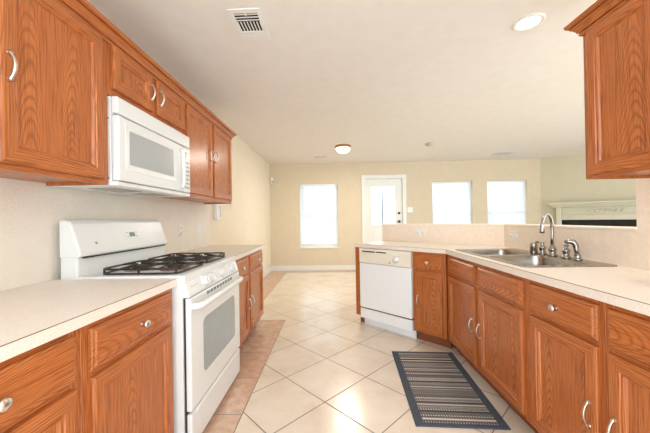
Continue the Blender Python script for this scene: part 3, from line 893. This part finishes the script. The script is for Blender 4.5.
vent((3.5, 6.08, ZC), 0, .42, .32, 'white ceiling vent above the windows near the fireplace corner', 1)
vent((-.2, 6.05, ZC), 0, .3, .16, 'small white ceiling vent near the back wall, left of the dome light', 1)
r = thing('recessed_light', 'lit recessed ceiling light near the right wall cabinet', 'light', (1.319, 1.97, ZC))
b = MB(); b.lathe([(.066, 0), (.092, 0), (.092, -.004), (.084, -.008), (.07, -.006), (.066, -.002)], seg=36); b.build('trim_ring', WHITE2, r)
b = MB(); b.lathe([(.0, -.0005), (.068, -.0005), (.066, -.004), (0, -.0045)], seg=36); b.build('lens', LENS, r)
l = bpy.data.lights.new('recessed_lamp', 'AREA'); l.shape = 'DISK'; l.size = .13; l.energy = 5; l.color = (1, .93, .82)
o = bpy.data.objects.new('recessed_lamp', l); C.objects.link(o); o.location = (1.319, 1.97, ZC-.02)
r = thing('dome_light', 'lit flush dome ceiling light with a warm metal rim in the dining area', 'light', (.227, 5.17, ZC))
b = MB(); b.lathe([(.0, 0), (.135, 0), (.14, -.016), (.134, -.04), (.12, -.044)], seg=36); b.build('rim', RIMM, r)
b = MB(); b.lathe([(.126, -.040), (.125, -.055), (.108, -.09), (.068, -.118), (.02, -.127), (0, -.128)], seg=36); b.build('glass_shade', DOME, r)
l = bpy.data.lights.new('dome_lamp', 'AREA'); l.shape = 'DISK'; l.size = .2; l.energy = 14; l.color = (1, .92, .8)
o = bpy.data.objects.new('dome_lamp', l); C.objects.link(o); o.location = (.227, 5.17, ZC-.14)
r = thing('smoke_detector', 'small beige smoke detector on the ceiling in front of the glazed door', 'detector', (1.705, 5.13, ZC))
b = MB(); b.lathe([(.062, 0), (.064, -.012), (.058, -.03), (.05, -.036), (0, -.038)], seg=28); b.build('case', DETECT, r)
b = MB(); b.lathe([(.02, -.0), (.02, -.004), (0, -.005)], (0, 0, -.0365), seg=16); b.build('test_button', GREYBTN, r)

# ------------------------------------------------------------------ fireplace in the far corner (local x along the wall, -y into the room)
r = thing('fireplace', 'cream corner fireplace with carved mantel seen through the pass-through', 'fireplace', (CWX, YB, 0), -PI/4)
c_ = 1.06; x0_, x1_ = .285, 1.835
b = MB(); b.box(.165, 1.955, -.25, -.001, 1.395, 1.43); b.box(.195, 1.925, -.215, -.001, 1.365, 1.395); b.box(.225, 1.895, -.175, -.001, 1.33, 1.365)
b.build('mantel_shelf', MANTEL, r, bevel=.008, seg=3)
for a in (x0_, x1_-.085):
    b = MB(); b.box(a, a+.085, -.14, -.001, 0, 1.33); b.box(a-.01, a+.095, -.15, -.001, 0, .14); b.box(a-.006, a+.091, -.147, -.001, 1.28, 1.33)
    b.build('pilaster', MANTEL, r, bevel=.004)
b = MB(); b.box(x0_+.085, x1_-.085, -.05, -.001, 1.065, 1.33); b.box(x0_+.085, x1_-.085, -.085, -.05, 1.065, 1.165)
b.box(x0_+.085, x1_-.085, -.075, -.05, 1.165, 1.178)
fz = b.build('frieze', MANTEL, r, bevel=.004)
b = MB()
for s_ in (-1, 1):
    for k in range(3):
        pts = []
        cx_ = c_ + s_*(.07+.085*k); rad0 = .034-.006*k
        for q in range(14):
            a = q/13*PI*2.2; rd = rad0*(1-q/16)
            pts.append((cx_+s_*rd*math.cos(a+.6), -.056, 1.24+rd*math.sin(a+.6)))
        b.tube(pts, [.016*(1-.04*q) for q in range(14)], 6)
    b.tube([(c_+s_*.03, -.056, 1.25), (c_+s_*.15, -.058, 1.215), (c_+s_*.25, -.056, 1.232), (c_+s_*.30, -.056, 1.225)], [.008, .008, .007, .004], 6)
for k in range(5):
    a = PI*(.15+.7*k/4)
    b.tube([(c_, -.052, 1.225), (c_+.03*math.cos(a), -.062, 1.225+.03*math.sin(a)), (c_+.05*math.cos(a), -.056, 1.225+.05*math.sin(a))], [.006, .012, .004], 8)
b.build('carved_scroll', MANTEL, fz)
b = MB()
b.box(x0_+.085, x0_+.2, -.09, -.001, 0, 1.065); b.box(x1_-.2, x1_-.085, -.09, -.001, 0, 1.065)
b.box(x0_+.2, x1_-.2, -.09, -.001, .88, 1.065); b.build('firebox_surround', BLACK, r)
b = MB(); b.box(x0_+.2, x1_-.2, -.02, -.001, .0, .88); b.build('firebox', GASKET, r)
b = MB(); b.box(x0_-.05, x1_+.05, -.55, -.155, 0, .03); b.build('hearth', MANTEL, r, bevel=.004)
